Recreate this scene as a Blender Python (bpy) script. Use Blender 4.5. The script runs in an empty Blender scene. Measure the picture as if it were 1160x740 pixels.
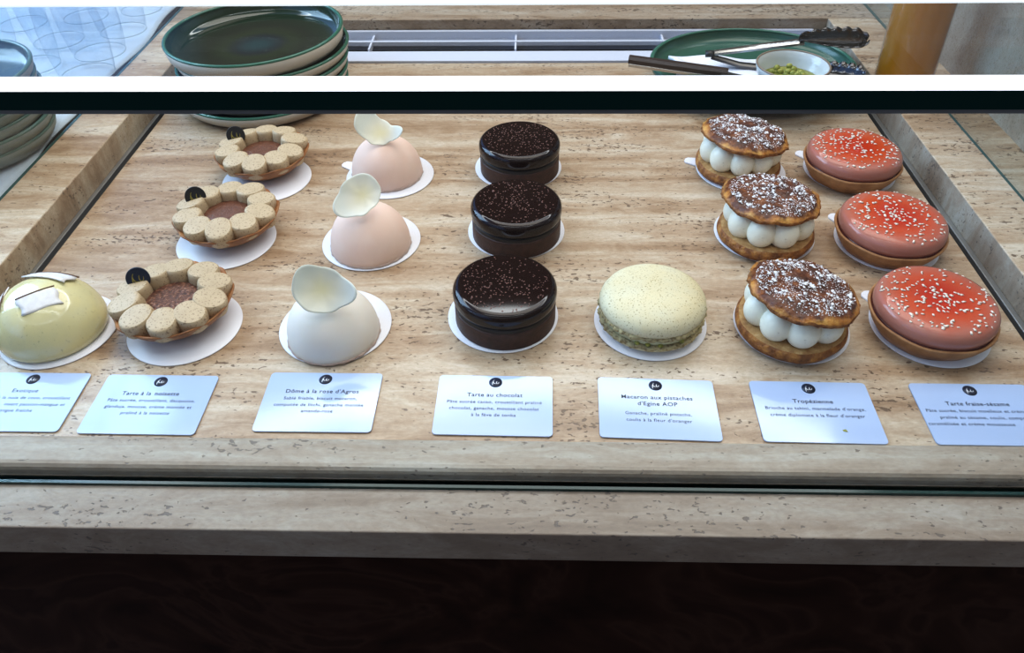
import bpy, bmesh, math, random
from mathutils import Vector, Matrix, noise as mnoise
random.seed(7)
C = bpy.context.scene.collection
PI = math.pi
S = bpy.context.scene
S.view_settings.view_transform = 'Standard'
try: S.view_settings.look = 'Medium High Contrast'
except Exception: pass

S.view_settings.exposure = 0.0
S.cycles.transparent_max_bounces = 40; S.cycles.max_bounces = 14

# ------------------------------------------------------------------ materials
def new_mat(name):
    m = bpy.data.materials.new(name); m.use_nodes = True
    nt = m.node_tree; nt.nodes.clear()
    return m, nt
def N(nt, t, **kw):
    n = nt.nodes.new(t)
    for k, v in kw.items():
        if k.startswith('i_'):
            n.inputs[k[2:].replace('_', ' ')].default_value = v
        else: setattr(n, k, v)
    return n
def L(nt, a, b): nt.links.new(a, b)
def principled(nt, col=(.8, .8, .8), rough=.5, metal=0, spec=.5, coat=0, coat_r=.05, trans=0, sss=0, sheen=0):
    p = N(nt, 'ShaderNodeBsdfPrincipled'); o = N(nt, 'ShaderNodeOutputMaterial')
    p.inputs['Base Color'].default_value = (*col, 1); p.inputs['Roughness'].default_value = rough
    p.inputs['Metallic'].default_value = metal; p.inputs['Specular IOR Level'].default_value = spec
    p.inputs['Coat Weight'].default_value = coat; p.inputs['Coat Roughness'].default_value = coat_r
    p.inputs['Transmission Weight'].default_value = trans
    if sss:
        p.inputs['Subsurface Weight'].default_value = sss; p.inputs['Subsurface Radius'].default_value = (.006, .004, .003)
        p.inputs['Subsurface Scale'].default_value = 1
    L(nt, p.outputs[0], o.inputs[0])
    return p
def plain(name, col, rough=.5, **kw):
    m, nt = new_mat(name); principled(nt, col, rough, **kw); return m
def coords(nt, scale=(1, 1, 1), loc=(0, 0, 0), rot=(0, 0, 0), obj=True):
    t = N(nt, 'ShaderNodeTexCoord'); mp = N(nt, 'ShaderNodeMapping')
    mp.inputs['Scale'].default_value = scale; mp.inputs['Location'].default_value = loc; mp.inputs['Rotation'].default_value = rot
    L(nt, t.outputs['Object'], mp.inputs[0]); return mp.outputs[0]
def noise(nt, vec, scale=1, detail=6, rough=.55, dist=0):
    n = N(nt, 'ShaderNodeTexNoise'); n.inputs['Scale'].default_value = scale; n.inputs['Detail'].default_value = detail
    n.inputs['Roughness'].default_value = rough; n.inputs['Distortion'].default_value = dist
    L(nt, vec, n.inputs['Vector']); return n.outputs['Fac']
def ramp(nt, fac, stops, interp='LINEAR'):
    r = N(nt, 'ShaderNodeValToRGB'); r.color_ramp.interpolation = interp
    e = r.color_ramp.elements
    while len(e) < len(stops): e.new(.5)
    for i, (p, c) in enumerate(stops):
        e[i].position = p; e[i].color = (*c, 1) if len(c) == 3 else c
    L(nt, fac, r.inputs[0]); return r.outputs[0]
def math_(nt, op, a, b=None, clamp=False):
    n = N(nt, 'ShaderNodeMath', operation=op); n.use_clamp = clamp
    for i, v in enumerate((a, b)):
        if v is None: continue
        if isinstance(v, (int, float)): n.inputs[i].default_value = v
        else: L(nt, v, n.inputs[i])
    return n.outputs[0]
def mixc(nt, fac, a, b, mode='MIX'):
    n = N(nt, 'ShaderNodeMix', data_type='RGBA', blend_type=mode)
    if isinstance(fac, (int, float)): n.inputs[0].default_value = fac
    else: L(nt, fac, n.inputs[0])
    for i, v in ((6, a), (7, b)):
        if isinstance(v, tuple): n.inputs[i].default_value = (*v, 1) if len(v) == 3 else v
        else: L(nt, v, n.inputs[i])
    return n.outputs[2]
def bump(nt, p, h, strength=.4, dist=.001):
    b = N(nt, 'ShaderNodeBump'); b.inputs['Strength'].default_value = strength; b.inputs['Distance'].default_value = dist
    L(nt, h, b.inputs['Height']); L(nt, b.outputs[0], p.inputs['Normal'])

def travertine(name, tint=(1, 1, 1), rough=.38, seed=0., pit=.62, grey=0., coat=0., streak=.85, veins=(1.9, 27, 9)):
    m, nt = new_mat(name)
    p = principled(nt, rough=rough, coat=coat, coat_r=.18)
    co = coords(nt, veins, (seed, seed * 1.7, 0))
    a = noise(nt, co, 1, 8, .58, .7)
    b = noise(nt, coords(nt, (17, 62, 30), (seed + 3, seed, 0)), 1, 8, .70, 1.1)
    f = math_(nt, 'ADD', math_(nt, 'MULTIPLY', a, .60), math_(nt, 'MULTIPLY', b, .40))
    base = ramp(nt, f, [(.33, (.32, .21, .13)), (.42, (.45, .325, .215)), (.47, (.56, .435, .315)), (.52, (.63, .525, .405)), (.57, (.72, .645, .535)), (.64, (.80, .75, .66)), (.74, (.60, .48, .36))])
    fine = noise(nt, coords(nt, (210, 420, 420), (seed, 0, 0)), 1, 4, .7)
    base = mixc(nt, .45, base, ramp(nt, fine, [(.3, (.50, .45, .40)), (.62, (1, 1, 1))]), 'MULTIPLY')
    # pits, elongated along the veins and clustered in bands
    cl = noise(nt, coords(nt, (6, 34, 20), (seed + 9, 2, 0)), 1, 4, .6)
    pn = noise(nt, coords(nt, (190, 340, 340), (seed, 5, 0)), 1, 2, .5, .3)
    off = math_(nt, 'MULTIPLY', math_(nt, 'SUBTRACT', cl, .5), .55)
    thr = math_(nt, 'ADD', pn, off)
    pits = ramp(nt, thr, [(pit, (0, 0, 0)), (pit + .03, (1, 1, 1))])
    pn2 = noise(nt, coords(nt, (55, 120, 110), (seed + 4, 8, 0)), 1, 4, .65, .9)
    thr2 = math_(nt, 'ADD', pn2, math_(nt, 'MULTIPLY', off, .7))
    pits2 = ramp(nt, thr2, [(pit + .035, (0, 0, 0)), (pit + .055, (1, 1, 1))])
    pits = math_(nt, 'MAXIMUM', pits, pits2)
    col = mixc(nt, math_(nt, 'MULTIPLY', pits, streak), base, (.15, .095, .06))
    if grey: col = mixc(nt, grey, col, (.42, .42, .40))
    col = mixc(nt, 1.0, col, tint, 'MULTIPLY')
    L(nt, col, p.inputs['Base Color'])
    rr = math_(nt, 'ADD', math_(nt, 'MULTIPLY', fine, .3), rough - .15)
    L(nt, rr, p.inputs['Roughness'])
    h = math_(nt, 'SUBTRACT', math_(nt, 'MULTIPLY', fine, .12), pits)
    bump(nt, p, h, .5, .0012)
    return m

def speckled(name, col, spot, thr=.66, scale=900, rough=.55, amt=.7, var=None, bumps=.15, **kw):
    m, nt = new_mat(name); p = principled(nt, col, rough, **kw)
    co = coords(nt)
    s = noise(nt, co, scale, 2, .5)
    big = noise(nt, co, 45, 4, .6)
    base = ramp(nt, big, [(.3, var or tuple(c * .85 for c in col)), (.7, col)])
    k = ramp(nt, s, [(thr, (0, 0, 0)), (thr + .05, (1, 1, 1))])
    L(nt, mixc(nt, math_(nt, 'MULTIPLY', k, amt), base, spot), p.inputs['Base Color'])
    bump(nt, p, noise(nt, co, scale * .5, 4, .6), bumps, .0006)
    return m
def mottled(name, stops, scale=60, rough=.5, bumps=.3, bscale=500, dist=.0008, **kw):
    m, nt = new_mat(name); p = principled(nt, (.5, .5, .5), rough, **kw)
    co = coords(nt)
    L(nt, ramp(nt, noise(nt, co, scale, 6, .6), stops), p.inputs['Base Color'])
    bump(nt, p, noise(nt, co, bscale, 4, .6), bumps, dist)
    return m
def glassy(name, tint=(.98, .995, .99), f0=.04, gain=1.0):
    m, nt = new_mat(name)
    g = N(nt, 'ShaderNodeNewGeometry'); d = N(nt, 'ShaderNodeVectorMath', operation='DOT_PRODUCT')
    L(nt, g.outputs['Incoming'], d.inputs[0]); L(nt, g.outputs['Normal'], d.inputs[1])
    a = math_(nt, 'ABSOLUTE', d.outputs['Value']); s = math_(nt, 'POWER', math_(nt, 'SUBTRACT', 1., a, True), 5)
    f = math_(nt, 'ADD', math_(nt, 'MULTIPLY', s, (1 - f0) * gain), f0, True)
    t = N(nt, 'ShaderNodeBsdfTransparent'); t.inputs[0].default_value = (*tint, 1)
    r = N(nt, 'ShaderNodeBsdfGlossy'); r.inputs['Roughness'].default_value = .0
    mx = N(nt, 'ShaderNodeMixShader'); L(nt, f, mx.inputs[0]); L(nt, t.outputs[0], mx.inputs[1]); L(nt, r.outputs[0], mx.inputs[2])
    o = N(nt, 'ShaderNodeOutputMaterial'); L(nt, mx.outputs[0], o.inputs[0])
    return m

M = {}
M['panel'] = travertine('travertine_panel', tint=(.83, .755, .675), rough=.34, seed=2.3, pit=.652, coat=.25)
M['ledge'] = travertine('travertine_ledge', tint=(.88, .82, .74), rough=.5, seed=11.1, pit=.655)
M['front'] = travertine('travertine_front', tint=(.74, .72, .69), rough=.5, seed=6.4, pit=.690, grey=.30)
M['inner'] = travertine('travertine_edge', tint=(.72, .70, .66), rough=.5, seed=8., pit=.66, veins=(30, 30, 9), grey=.3)
M['rear'] = travertine('travertine_rear', tint=(.62, .58, .54), rough=.5, seed=3.8, pit=.65)
M['wallstone'] = travertine('polished_stone', tint=(.72, .70, .66), rough=.30, seed=15., pit=.72, grey=.45, veins=(5, 12, 10))
M['glass'] = glassy('clear_glass')
M['glass_top'] = glassy('clear_glass_top', (.96, .975, .97), .03, .42)
M['tumbler'] = glassy('thin_glass', (.93, .955, .98), .06, .8)
M['glass_edge'] = plain('green_glass_edge', (.003, .034, .031), .12, spec=.25)
M['glass_edge_light'] = plain('pale_green_glass_edge', (.045, .11, .10), .15)
m, nt = new_mat('glowing_frosted_bevel'); p = principled(nt, (.95, .98, 1), .4)
p.inputs['Emission Color'].default_value = (.93, .97, 1, 1); p.inputs['Emission Strength'].default_value = .75  # emission paints the blown-out highlight on the ground bevel
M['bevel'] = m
M['paper'] = plain('white_coated_paper', (.80, .79, .83), .35)
M['card'] = plain('glossy_sky_tinted_card', (.44, .55, .78), .10, spec=.6)  # white card with the blue sky light put into its base colour
M['ink'] = plain('black_ink', (.02, .025, .05), .4)
M['ink_white'] = plain('white_ink', (.85, .88, .92), .4)
M['black_gap'] = plain('black_well_floor', (.012, .012, .014), .5)  # plain black for the well floor that shows beside the tray
M['steel'] = plain('brushed_steel', (.55, .55, .55), .22, metal=1)
M['steel_dark_refl'] = plain('steel_with_dark_reflection', (.10, .10, .105), .16, metal=1)  # same steel with its dark reflections put into the base colour
M['rail'] = plain('aluminium_rail', (.34, .34, .33), .35, metal=.7)
M['vent_white'] = plain('white_powder_coat', (.62, .64, .72), .4)
M['vent_grey'] = plain('grey_painted_metal', (.30, .32, .38), .5)
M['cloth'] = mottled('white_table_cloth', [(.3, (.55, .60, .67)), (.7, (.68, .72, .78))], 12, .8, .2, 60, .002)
M['napkin'] = plain('white_napkin', (.86, .86, .92), .8)
# brown burl panel
m, nt = new_mat('dark_brown_burl'); p = principled(nt, (.04, .02, .012), .6, spec=.12)
co = coords(nt, (3, 3, 4)); n1 = noise(nt, co, 1.6, 3, .5, 3.5)
L(nt, ramp(nt, n1, [(.3, (.022, .008, .005)), (.48, (.045, .018, .011)), (.55, (.062, .028, .018)), (.62, (.036, .014, .009)), (.8, (.055, .023, .015))]), p.inputs['Base Color']); M['burl'] = m
M['floor'] = mottled('grey_floor', [(.3, (.10, .09, .08)), (.7, (.15, .14, .13))], 3, .6, .1, 60)
# pastries
M['crust'] = mottled('baked_tart_crust', [(.3, (.20, .075, .022)), (.5, (.33, .14, .045)), (.7, (.45, .22, .085))], 70, .5, .35, 420)
M['crust_light'] = mottled('golden_tart_crust', [(.3, (.26, .115, .04)), (.55, (.42, .21, .085)), (.75, (.52, .30, .14))], 60, .5, .35, 420)
M['knob'] = speckled('hazelnut_cream', (.58, .45, .29), (.20, .12, .06), .60, 620, .5, .7, (.49, .37, .23), .25)
M['praline'] = mottled('chopped_praline', [(.35, (.05, .016, .009)), (.5, (.14, .05, .025)), (.6, (.26, .11, .06)), (.68, (.50, .30, .22))], 420, .3, .9, 420, .002)
M['praline_plain'] = mottled('praline_spread', [(.35, (.10, .035, .018)), (.6, (.17, .065, .034)), (.70, (.30, .14, .08))], 380, .3, .7, 380, .0012)
M['plaque_blue'] = plain('dark_blue_chocolate', (.012, .018, .040), .45)
M['plaque_dark'] = plain('dark_chocolate_plaque', (.018, .016, .016), .45)
M['gold'] = plain('gold_ink', (.30, .24, .05), .45)
M['dome_white'] = mottled('velvet_white_dome', [(.3, (.80, .74, .66)), (.7, (.86, .81, .74))], 30, .75, .25, 900, .0004, sss=.15)
M['dome_pink'] = mottled('velvet_pink_dome', [(.3, (.80, .57, .46)), (.7, (.86, .66, .56))], 30, .75, .25, 900, .0004, sss=.15)
M['dome_rim'] = mottled('crumb_base', [(.3, (.50, .36, .30)), (.7, (.66, .52, .44))], 300, .8, .6, 600)
m, nt = new_mat('pale_petal'); p = principled(nt, (.9, .88, .72), .45, spec=.3)
t = N(nt, 'ShaderNodeBsdfTranslucent'); t.inputs[0].default_value = (.90, .84, .60, 1)
mx = N(nt, 'ShaderNodeMixShader'); mx.inputs[0].default_value = .22; L(nt, p.outputs[0], mx.inputs[1]); L(nt, t.outputs[0], mx.inputs[2])
vv = N(nt, 'ShaderNodeTexCoord'); sp = N(nt, 'ShaderNodeSeparateXYZ'); L(nt, vv.outputs['Object'], sp.inputs[0])
o = [n for n in nt.nodes if n.type == 'OUTPUT_MATERIAL'][0]; L(nt, mx.outputs[0], o.inputs[0])
ln = N(nt, 'ShaderNodeVectorMath', operation='LENGTH'); L(nt, vv.outputs['Object'], ln.inputs[0])
L(nt, ramp(nt, math_(nt, 'ADD', math_(nt, 'MULTIPLY', ln.outputs['Value'], 36), math_(nt, 'MULTIPLY', noise(nt, coords(nt, (60, 60, 30)), 1, 3, .5), .4)), [(.25, (.97, .92, .66)), (.6, (.98, .97, .86)), (.9, (.93, .97, .93))]), p.inputs['Base Color']); M['petal'] = m
M['choc_crust'] = mottled('cocoa_crust', [(.3, (.035, .013, .008)), (.7, (.075, .028, .017))], 200, .5, .4, 800)
M['choc_glaze'] = plain('dark_chocolate_mirror_glaze', (.012, .0035, .0022), .07, spec=.45)
M['choc_mousse'] = plain('dark_ganache', (.008, .004, .003), .4)
M['nib'] = plain('cocoa_nib', (.22, .11, .085), .6)
M['exo'] = speckled('yellow_mirror_glaze', (.80, .72, .38), (.28, .26, .16), .66, 450, .14, .35, (.72, .67, .40), .02, coat=.5)
M['coconut'] = mottled('coconut_flake', [(.3, (.72, .70, .70)), (.7, (.86, .85, .86))], 200, .5, .2, 300)
M['coconut_skin'] = plain('coconut_skin', (.15, .08, .05), .7)
M['macaron'] = speckled('pistachio_macaron_shell', (.71, .66, .47), (.24, .17, .06), .615, 760, .6, .7, (.72, .62, .38), .12)
M['mac_foot'] = speckled('macaron_ruffle', (.58, .48, .26), (.16, .10, .04), .54, 420, .8, .7, (.34, .28, .15), .9)
M['mac_cream'] = plain('pistachio_cream', (.56, .56, .36), .45)
M['pistachio'] = mottled('pistachio_green', [(.35, (.16, .20, .03)), (.6, (.36, .36, .07)), (.75, (.55, .38, .05))], 300, .5, .3, 500)
M['brioche'] = mottled('brown_brioche', [(.30, (.14, .045, .010)), (.48, (.30, .11, .025)), (.62, (.50, .22, .05)), (.74, (.66, .38, .12))], 130, .45, .9, 260, .003)
M['brioche_top'] = mottled('dark_caramelised_brioche', [(.34, (.055, .015, .004)), (.48, (.16, .042, .009)), (.58, (.30, .10, .018)), (.70, (.58, .28, .06))], 110, .3, .9, 240, .003)
m, nt = new_mat('caramelised_brioche_lid'); p = principled(nt, (.2, .06, .01), .32)
tc = N(nt, 'ShaderNodeTexCoord'); ln = N(nt, 'ShaderNodeVectorMath', operation='LENGTH')
mp = N(nt, 'ShaderNodeMapping'); mp.inputs['Scale'].default_value = (1, 1, 0); L(nt, tc.outputs['Object'], mp.inputs[0]); L(nt, mp.outputs[0], ln.inputs[0])
dk = ramp(nt, noise(nt, coords(nt), 110, 6, .6), [(.36, (.050, .013, .004)), (.52, (.125, .032, .008)), (.66, (.26, .085, .018))])
gd = ramp(nt, noise(nt, coords(nt), 90, 6, .6), [(.34, (.26, .08, .015)), (.50, (.52, .22, .045)), (.66, (.70, .40, .11))])
e_ = math_(nt, 'ADD', math_(nt, 'MULTIPLY', ln.outputs['Value'], 20), math_(nt, 'MULTIPLY', noise(nt, coords(nt), 70, 3), .35))
L(nt, mixc(nt, ramp(nt, e_, [(.93, (0, 0, 0)), (1.03, (1, 1, 1))]), dk, gd), p.inputs['Base Color'])
bump(nt, p, noise(nt, coords(nt), 240, 4, .6), .8, .002); M['brioche_top'] = m
M['crumb'] = mottled('soft_brioche_crumb', [(.3, (.30, .14, .045)), (.6, (.50, .30, .12)), (.75, (.62, .44, .22))], 220, .8, .6, 500)
M['cream'] = speckled('vanilla_cream', (.92, .88, .72), (.35, .32, .22), .68, 700, .38, .5, (.88, .86, .71), .03)
M['sugar'] = plain('white_sugar', (.86, .84, .84), .4)
# strawberry glaze: red in the thin middle, pinker at the rounded rim
m, nt = new_mat('strawberry_glaze'); p = principled(nt, (.6, .08, .04), .13, spec=.45)
tc = N(nt, 'ShaderNodeTexCoord'); ln = N(nt, 'ShaderNodeVectorMath', operation='LENGTH')
mp = N(nt, 'ShaderNodeMapping'); mp.inputs['Scale'].default_value = (1, 1, 0); L(nt, tc.outputs['Object'], mp.inputs[0]); L(nt, mp.outputs[0], ln.inputs[0])
r_ = math_(nt, 'ADD', ln.outputs['Value'], math_(nt, 'MULTIPLY', math_(nt, 'SUBTRACT', noise(nt, coords(nt), 50, 3), .5), .012))
L(nt, ramp(nt, math_(nt, 'MULTIPLY', r_, 20), [(.20, (.50, .036, .010)), (.50, (.56, .085, .030)), (.72, (.50, .135, .080)), (.86, (.45, .19, .14))]), p.inputs['Base Color']); M['straw'] = m
M['jam'] = plain('dark_jam', (.10, .015, .01), .2)
M['sesame'] = plain('sesame_seed', (.92, .80, .66), .45)
# ceramics
M['plate_clay'] = plain('raw_beige_stoneware', (.50, .45, .38), .5)
m, nt = new_mat('green_glaze'); p = principled(nt, (.01, .05, .035), .10, coat=.5)
tc = N(nt, 'ShaderNodeTexCoord'); ln = N(nt, 'ShaderNodeVectorMath', operation='LENGTH'); L(nt, tc.outputs['Object'], ln.inputs[0])
d = math_(nt, 'ADD', ln.outputs['Value'], math_(nt, 'MULTIPLY', noise(nt, coords(nt), 20, 4), .01))
L(nt, ramp(nt, math_(nt, 'MULTIPLY', d, 8), [(.10, (.010, .045, .050)), (.25, (.006, .016, .020)), (.34, (.016, .030, .012)), (.5, (.008, .016, .009)), (.72, (.010, .028, .014)), (.88, (.015, .06, .035))]), p.inputs['Base Color']); M['green'] = m
M['green_rim'] = plain('green_glazed_rim', (.045, .16, .11), .15)
M['green_mid'] = mottled('mid_green_glaze', [(.3, (.02, .085, .06)), (.7, (.045, .14, .095))], 15, .2, .05, 100)
M['olive_glaze'] = mottled('grey_green_glaze', [(.3, (.04, .06, .05)), (.7, (.08, .10, .08))], 20, .12, .05, 100)
M['bowl_glaze'] = plain('pale_blue_white_glaze', (.62, .66, .66), .14)
M['bowl_rim'] = plain('brown_bowl_rim', (.26, .19, .14), .4)
M['juice'] = mottled('orange_juice', [(.3, (.50, .19, .003)), (.7, (.58, .24, .006))], 8, .2, .0, 50)
M['black'] = plain('black_plastic', (.02, .02, .02), .4)
M['darkbrown'] = plain('dark_brown_handle', (.045, .028, .024), .25)

# ------------------------------------------------------------------ mesh helpers
class MB:
    def __init__(s): s.v = []; s.f = []; s.mi = []; s.sm = []
    def add(s, vs, fs, mi=0, smooth=False, mat=None):
        o = len(s.v)
        s.v += [tuple(mat @ Vector(v)) if mat else tuple(v) for v in vs]
        s.f += [tuple(i + o for i in f) for f in fs]; s.mi += [mi] * len(fs); s.sm += [smooth] * len(fs)
    def box(s, x0, x1, y0, y1, z0, z1, mi=0, mat=None):
        v = [(x, y, z) for x in (x0, x1) for y in (y0, y1) for z in (z0, z1)]
        s.add(v, [(0, 1, 3, 2), (4, 6, 7, 5), (0, 4, 5, 1), (2, 3, 7, 6), (0, 2, 6, 4), (1, 5, 7, 3)], mi, False, mat)
    def lathe(s, prof, n=64, mi=0, mat=None, wob=None, close=True):
        """prof: list of (r, z) from bottom axis to top axis; wob(theta, r, z) -> (r, z)"""
        vs = []; fs = []
        for r, z in prof:
            for k in range(n):
                t = 2 * PI * k / n
                rr, zz = wob(t, r, z) if wob else (r, z)
                vs.append((rr * math.cos(t), rr * math.sin(t), zz))
        for i in range(len(prof) - 1):
            for k in range(n):
                a = i * n + k; b = i * n + (k + 1) % n
                fs.append((a, b, b + n, a + n))
        s.add(vs, fs, mi, True, mat)
    def tube(s, pts, rad, n=8, mi=0, mat=None, sx=1, flat=None):
        vs = []; fs = []; P = [Vector(p) for p in pts]
        for i, p in enumerate(P):
            t = (P[min(i + 1, len(P) - 1)] - P[max(i - 1, 0)]).normalized()
            up = Vector((0, 0, 1)) if abs(t.z) < .95 else Vector((0, 1, 0))
            a = t.cross(up).normalized(); b = a.cross(t)
            r = rad[i] if isinstance(rad, (list, tuple)) else rad
            for k in range(n):
                th = 2 * PI * k / n
                vs.append(p + a * (r * sx * math.cos(th)) + b * (r * (flat or 1) * math.sin(th)))
        for i in range(len(P) - 1):
            for k in range(n):
                q = i * n + k; w = i * n + (k + 1) % n; fs.append((q, w, w + n, q + n))
        fs.append(tuple(range(n - 1, -1, -1))); fs.append(tuple(range(len(vs) - n, len(vs))))
        s.add(vs, fs, mi, True, mat)
    def build(s, name, mats, parent=None, loc=None, rot=None, auto=None, bevel=None):
        me = bpy.data.meshes.new(name); me.from_pydata(s.v, [], s.f)
        if not isinstance(mats, (list, tuple)): mats = [mats]
        for m in mats: me.materials.append(m)
        me.polygons.foreach_set('material_index', s.mi); me.polygons.foreach_set('use_smooth', s.sm)
        bm = bmesh.new(); bm.from_mesh(me); bmesh.ops.remove_doubles(bm, verts=bm.verts, dist=1e-6)
        bmesh.ops.recalc_face_normals(bm, faces=bm.faces); bm.to_mesh(me); bm.free(); me.update()
        if auto: me.set_sharp_from_angle(angle=math.radians(auto))
        o = bpy.data.objects.new(name, me); C.objects.link(o)
        if parent: o.parent = parent
        if loc: o.location = loc
        if rot: o.rotation_euler = rot
        if bevel:
            b = o.modifiers.new('bevel', 'BEVEL'); b.width = bevel; b.segments = 3; b.limit_method = 'ANGLE'
        return o
def rprof(r, z0, z1, rb, n=5, bot=True):
    """closed puck profile with rounded edges"""
    p = [(0, z0)]
    if bot:
        p += [(r - rb + rb * math.sin(a), z0 + rb - rb * math.cos(a)) for a in [PI / 2 * i / n for i in range(n + 1)]]
    else: p += [(r, z0)]
    p += [(r - rb + rb * math.cos(a), z1 - rb + rb * math.sin(a)) for a in [PI / 2 * i / n for i in range(n + 1)]]
    p += [(0, z1)]
    return p
def empty(name, loc, rz=0, label=None, cat=None, group=None):
    o = bpy.data.objects.new(name, None); C.objects.link(o); o.location = loc; o.rotation_euler = (0, 0, rz)
    o.empty_display_size = .02
    tag(o, label, cat, group); return o
def tag(o, label=None, cat=None, group=None, kind=None):
    if label: o['label'] = label
    if cat: o['category'] = cat
    if group: o['group'] = group
    if kind: o['kind'] = kind
    return o
def copy_tree(root, loc, rz, label, group=None):
    r = root.copy(); C.objects.link(r); r.location = loc; r.rotation_euler = (0, 0, rz); r['label'] = label
    if group: r['group'] = group
    for ch in list(root.children):
        c = ch.copy(); C.objects.link(c); c.parent = r; c.matrix_parent_inverse = ch.matrix_parent_inverse
        for g in ch.children:
            d = g.copy(); C.objects.link(d); d.parent = c
    return r
def blob(mb, n, rmax, size, zf, seed, squash=.5, mi=0, elong=1.0, bias=.5, jz=.3):
    """n little grains scattered on a top surface z = zf(x, y)"""
    rnd = random.Random(seed)
    ico = [(0, 0, 1), (.9, 0, .1), (.28, .85, .0), (-.72, .53, .1), (-.72, -.53, -.1), (.28, -.85, 0), (0, 0, -.8)]
    fc = [(0, 1, 2), (0, 2, 3), (0, 3, 4), (0, 4, 5), (0, 5, 1), (6, 2, 1), (6, 3, 2), (6, 4, 3), (6, 5, 4), (6, 1, 5)]
    for _ in range(n):
        r = rmax * rnd.random() ** bias; t = rnd.random() * 2 * PI; x, y = r * math.cos(t), r * math.sin(t)
        s = size * rnd.uniform(.6, 1.25); z, nx, ny = zf(x, y)
        nv = Vector((nx, ny, 1)).normalized()
        q = Vector((0, 0, 1)).rotation_difference(nv).to_matrix().to_4x4()
        mt = Matrix.Translation((x, y, z + s * squash * jz)) @ q @ Matrix.Rotation(rnd.random() * 2 * PI, 4, 'Z') @ Matrix.Diagonal((s * elong, s, s * squash, 1))
        mb.add(ico, fc, mi, elong > 1.3, mt)

# ================================================================== the counter
ZL = .022
cnt = empty('stone_counter', (0, .6, 0), 0, 'beige travertine serving counter with a sunken well, raised ledges and a thick front slab', 'counter')
def cpart(name, mb, mats, **kw):
    o = mb.build(name, mats, None, **kw); o.parent = cnt; o.matrix_parent_inverse = Matrix.Translation((0, -.6, 0)); return o
def two(mb):  # faces facing up -> material 0, side faces -> 1
    return mb
def slab(name, x0, x1, y0, y1, z0, z1, top, side, bev=.0012):
    mb = MB(); mb.box(x0, x1, y0, y1, z0, z1)
    mb.mi = [1, 1, 1, 1, 0, 0]
    return cpart(name, mb, [top, side], bevel=bev)
slab('side_ledge', -.4930, -.4394, .3057, 1.018, -.030, ZL, M['ledge'], travertine('travertine_edge_lit', tint=(.92, .84, .74), rough=.5, seed=8., pit=.68, veins=(30, 30, 9), grey=.25))  # left inner wall: lighter copy of the edge stone, light painted in
slab('side_ledge', .3884, .60, .3057, 1.018, -.030, ZL, M['ledge'], M['inner'])
slab('rear_ledge', -.4930, .60, 1.018, 1.45, -.030, ZL, M['rear'], M['rear'])
o = slab('inner_front_ledge', -.60, .60, .2800, .3057, -.004, ZL, M['front'], M['front'], .0045)
slab('front_slab', -.75, .75, .2420, .2815, -.0165, .0125, M['front'], M['front'], .0010)
slab('well_floor', -.44, .39, .30, 1.02, -.040, -.012, M['black_gap'], M['black_gap'])
mb = MB(); mb.box(-.75, .75, .262, .285, -.95, -.0165); cpart('front_panel', mb, M['burl'])
mb = MB(); mb.box(-.4392, -.4345, .306, 1.0175, -.012, -.0050)
cpart('side_rail', mb, M['rail'], bevel=.0006)
mb = MB(); mb.box(.3828, .3882, .306, 1.0175, -.012, -.0046)
cpart('side_rail', mb, M['rail'], bevel=.0006)

mb = MB(); mb.box(-.4240, .3745, .3070, .9300, -.012, 0.); mb.mi = [0] * 6
tray = mb.build('display_tray', [M['panel']], bevel=.0010)
tag(tray, 'large honed travertine tray in the sunken well carrying all the pastries', 'tray')

# air vent
vent = empty('air_vent', (0, .975, 0), 0, 'long white louvred air vent along the back of the sunken counter well', 'vent')
def vpart(name, mb, mats, **kw):
    o = mb.build(name, mats, vent, **kw); o.matrix_parent_inverse = Matrix.Translation((0, -.975, 0)); return o
vx0, vx1 = -.42, .372
mb = MB(); mb.box(vx0, vx1, .9335, .9640, -.004, .0015)
mb.box(vx0, vx1, 1.0110, 1.0170, -.006, .0090); mb.box(vx0, vx0 + .012, .962, 1.012, -.004, .006); mb.box(vx1 - .004, vx1 + .006, .9335, 1.012, -.004, .008)
vpart('frame', mb, M['vent_white'], bevel=.0008)
mb = MB(); mb.box(vx0 + .01, vx1 - .002, .986, .990, -.001, .0050); vpart('middle_rail', mb, M['vent_white'], bevel=.0006)
mb = MB(); mb.box(vx0 + .01, vx1 - .002, .9905, 1.0112, -.008, -.0010, mat=None); vpart('sloped_back', mb, M['vent_grey'])
for x in (-.40, -.2155, -.0240, .1705, .355):
    mb = MB(); mb.box(x - .0012, x + .0012, .9635, 1.0112, -.004, .0042); vpart('divider', mb, M['vent_white'])

# glass case
case = empty('glass_case', (0, .29, .0125), 0, 'clear glass display case with dark green edges standing on the travertine counter', 'display case')
def gpart(name, mb, mats, **kw):
    o = mb.build(name, mats, case, **kw); o.matrix_parent_inverse = Matrix.Translation((0, -.29, -.0125)); return o
mb = MB(); mb.box(-.60, .60, .2745, .2795, .0125, .2630); mb.mi = [1, 1, 0, 0, 1, 1]
gpart('front_pane', mb, [M['glass'], M['glass_edge']])
mb = MB(); mb.box(-.60, .60, .2722, .2744, .0126, .0150); gpart('bottom_edge', mb, plain('wet_green_edge', (.012, .045, .038), .15))
def yz_pane(name, x0, x1, y0, y1, z0, z1):
    mb = MB(); mb.box(x0, x1, y0, y1, z0, z1); mb.mi = [0, 0, 0, 0, 1, 1]
    return gpart(name, mb, [M['glass'], M['glass_edge_light']])
yz_pane('side_pane', -.4940, -.4905, .3065, 1.15, .0222, .262)
yz_pane('side_pane', .4375, .4405, .3065, .760, .0222, .262)
yz_pane('side_pane', .4500, .4545, .960, 1.15, .0222, .262)
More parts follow.
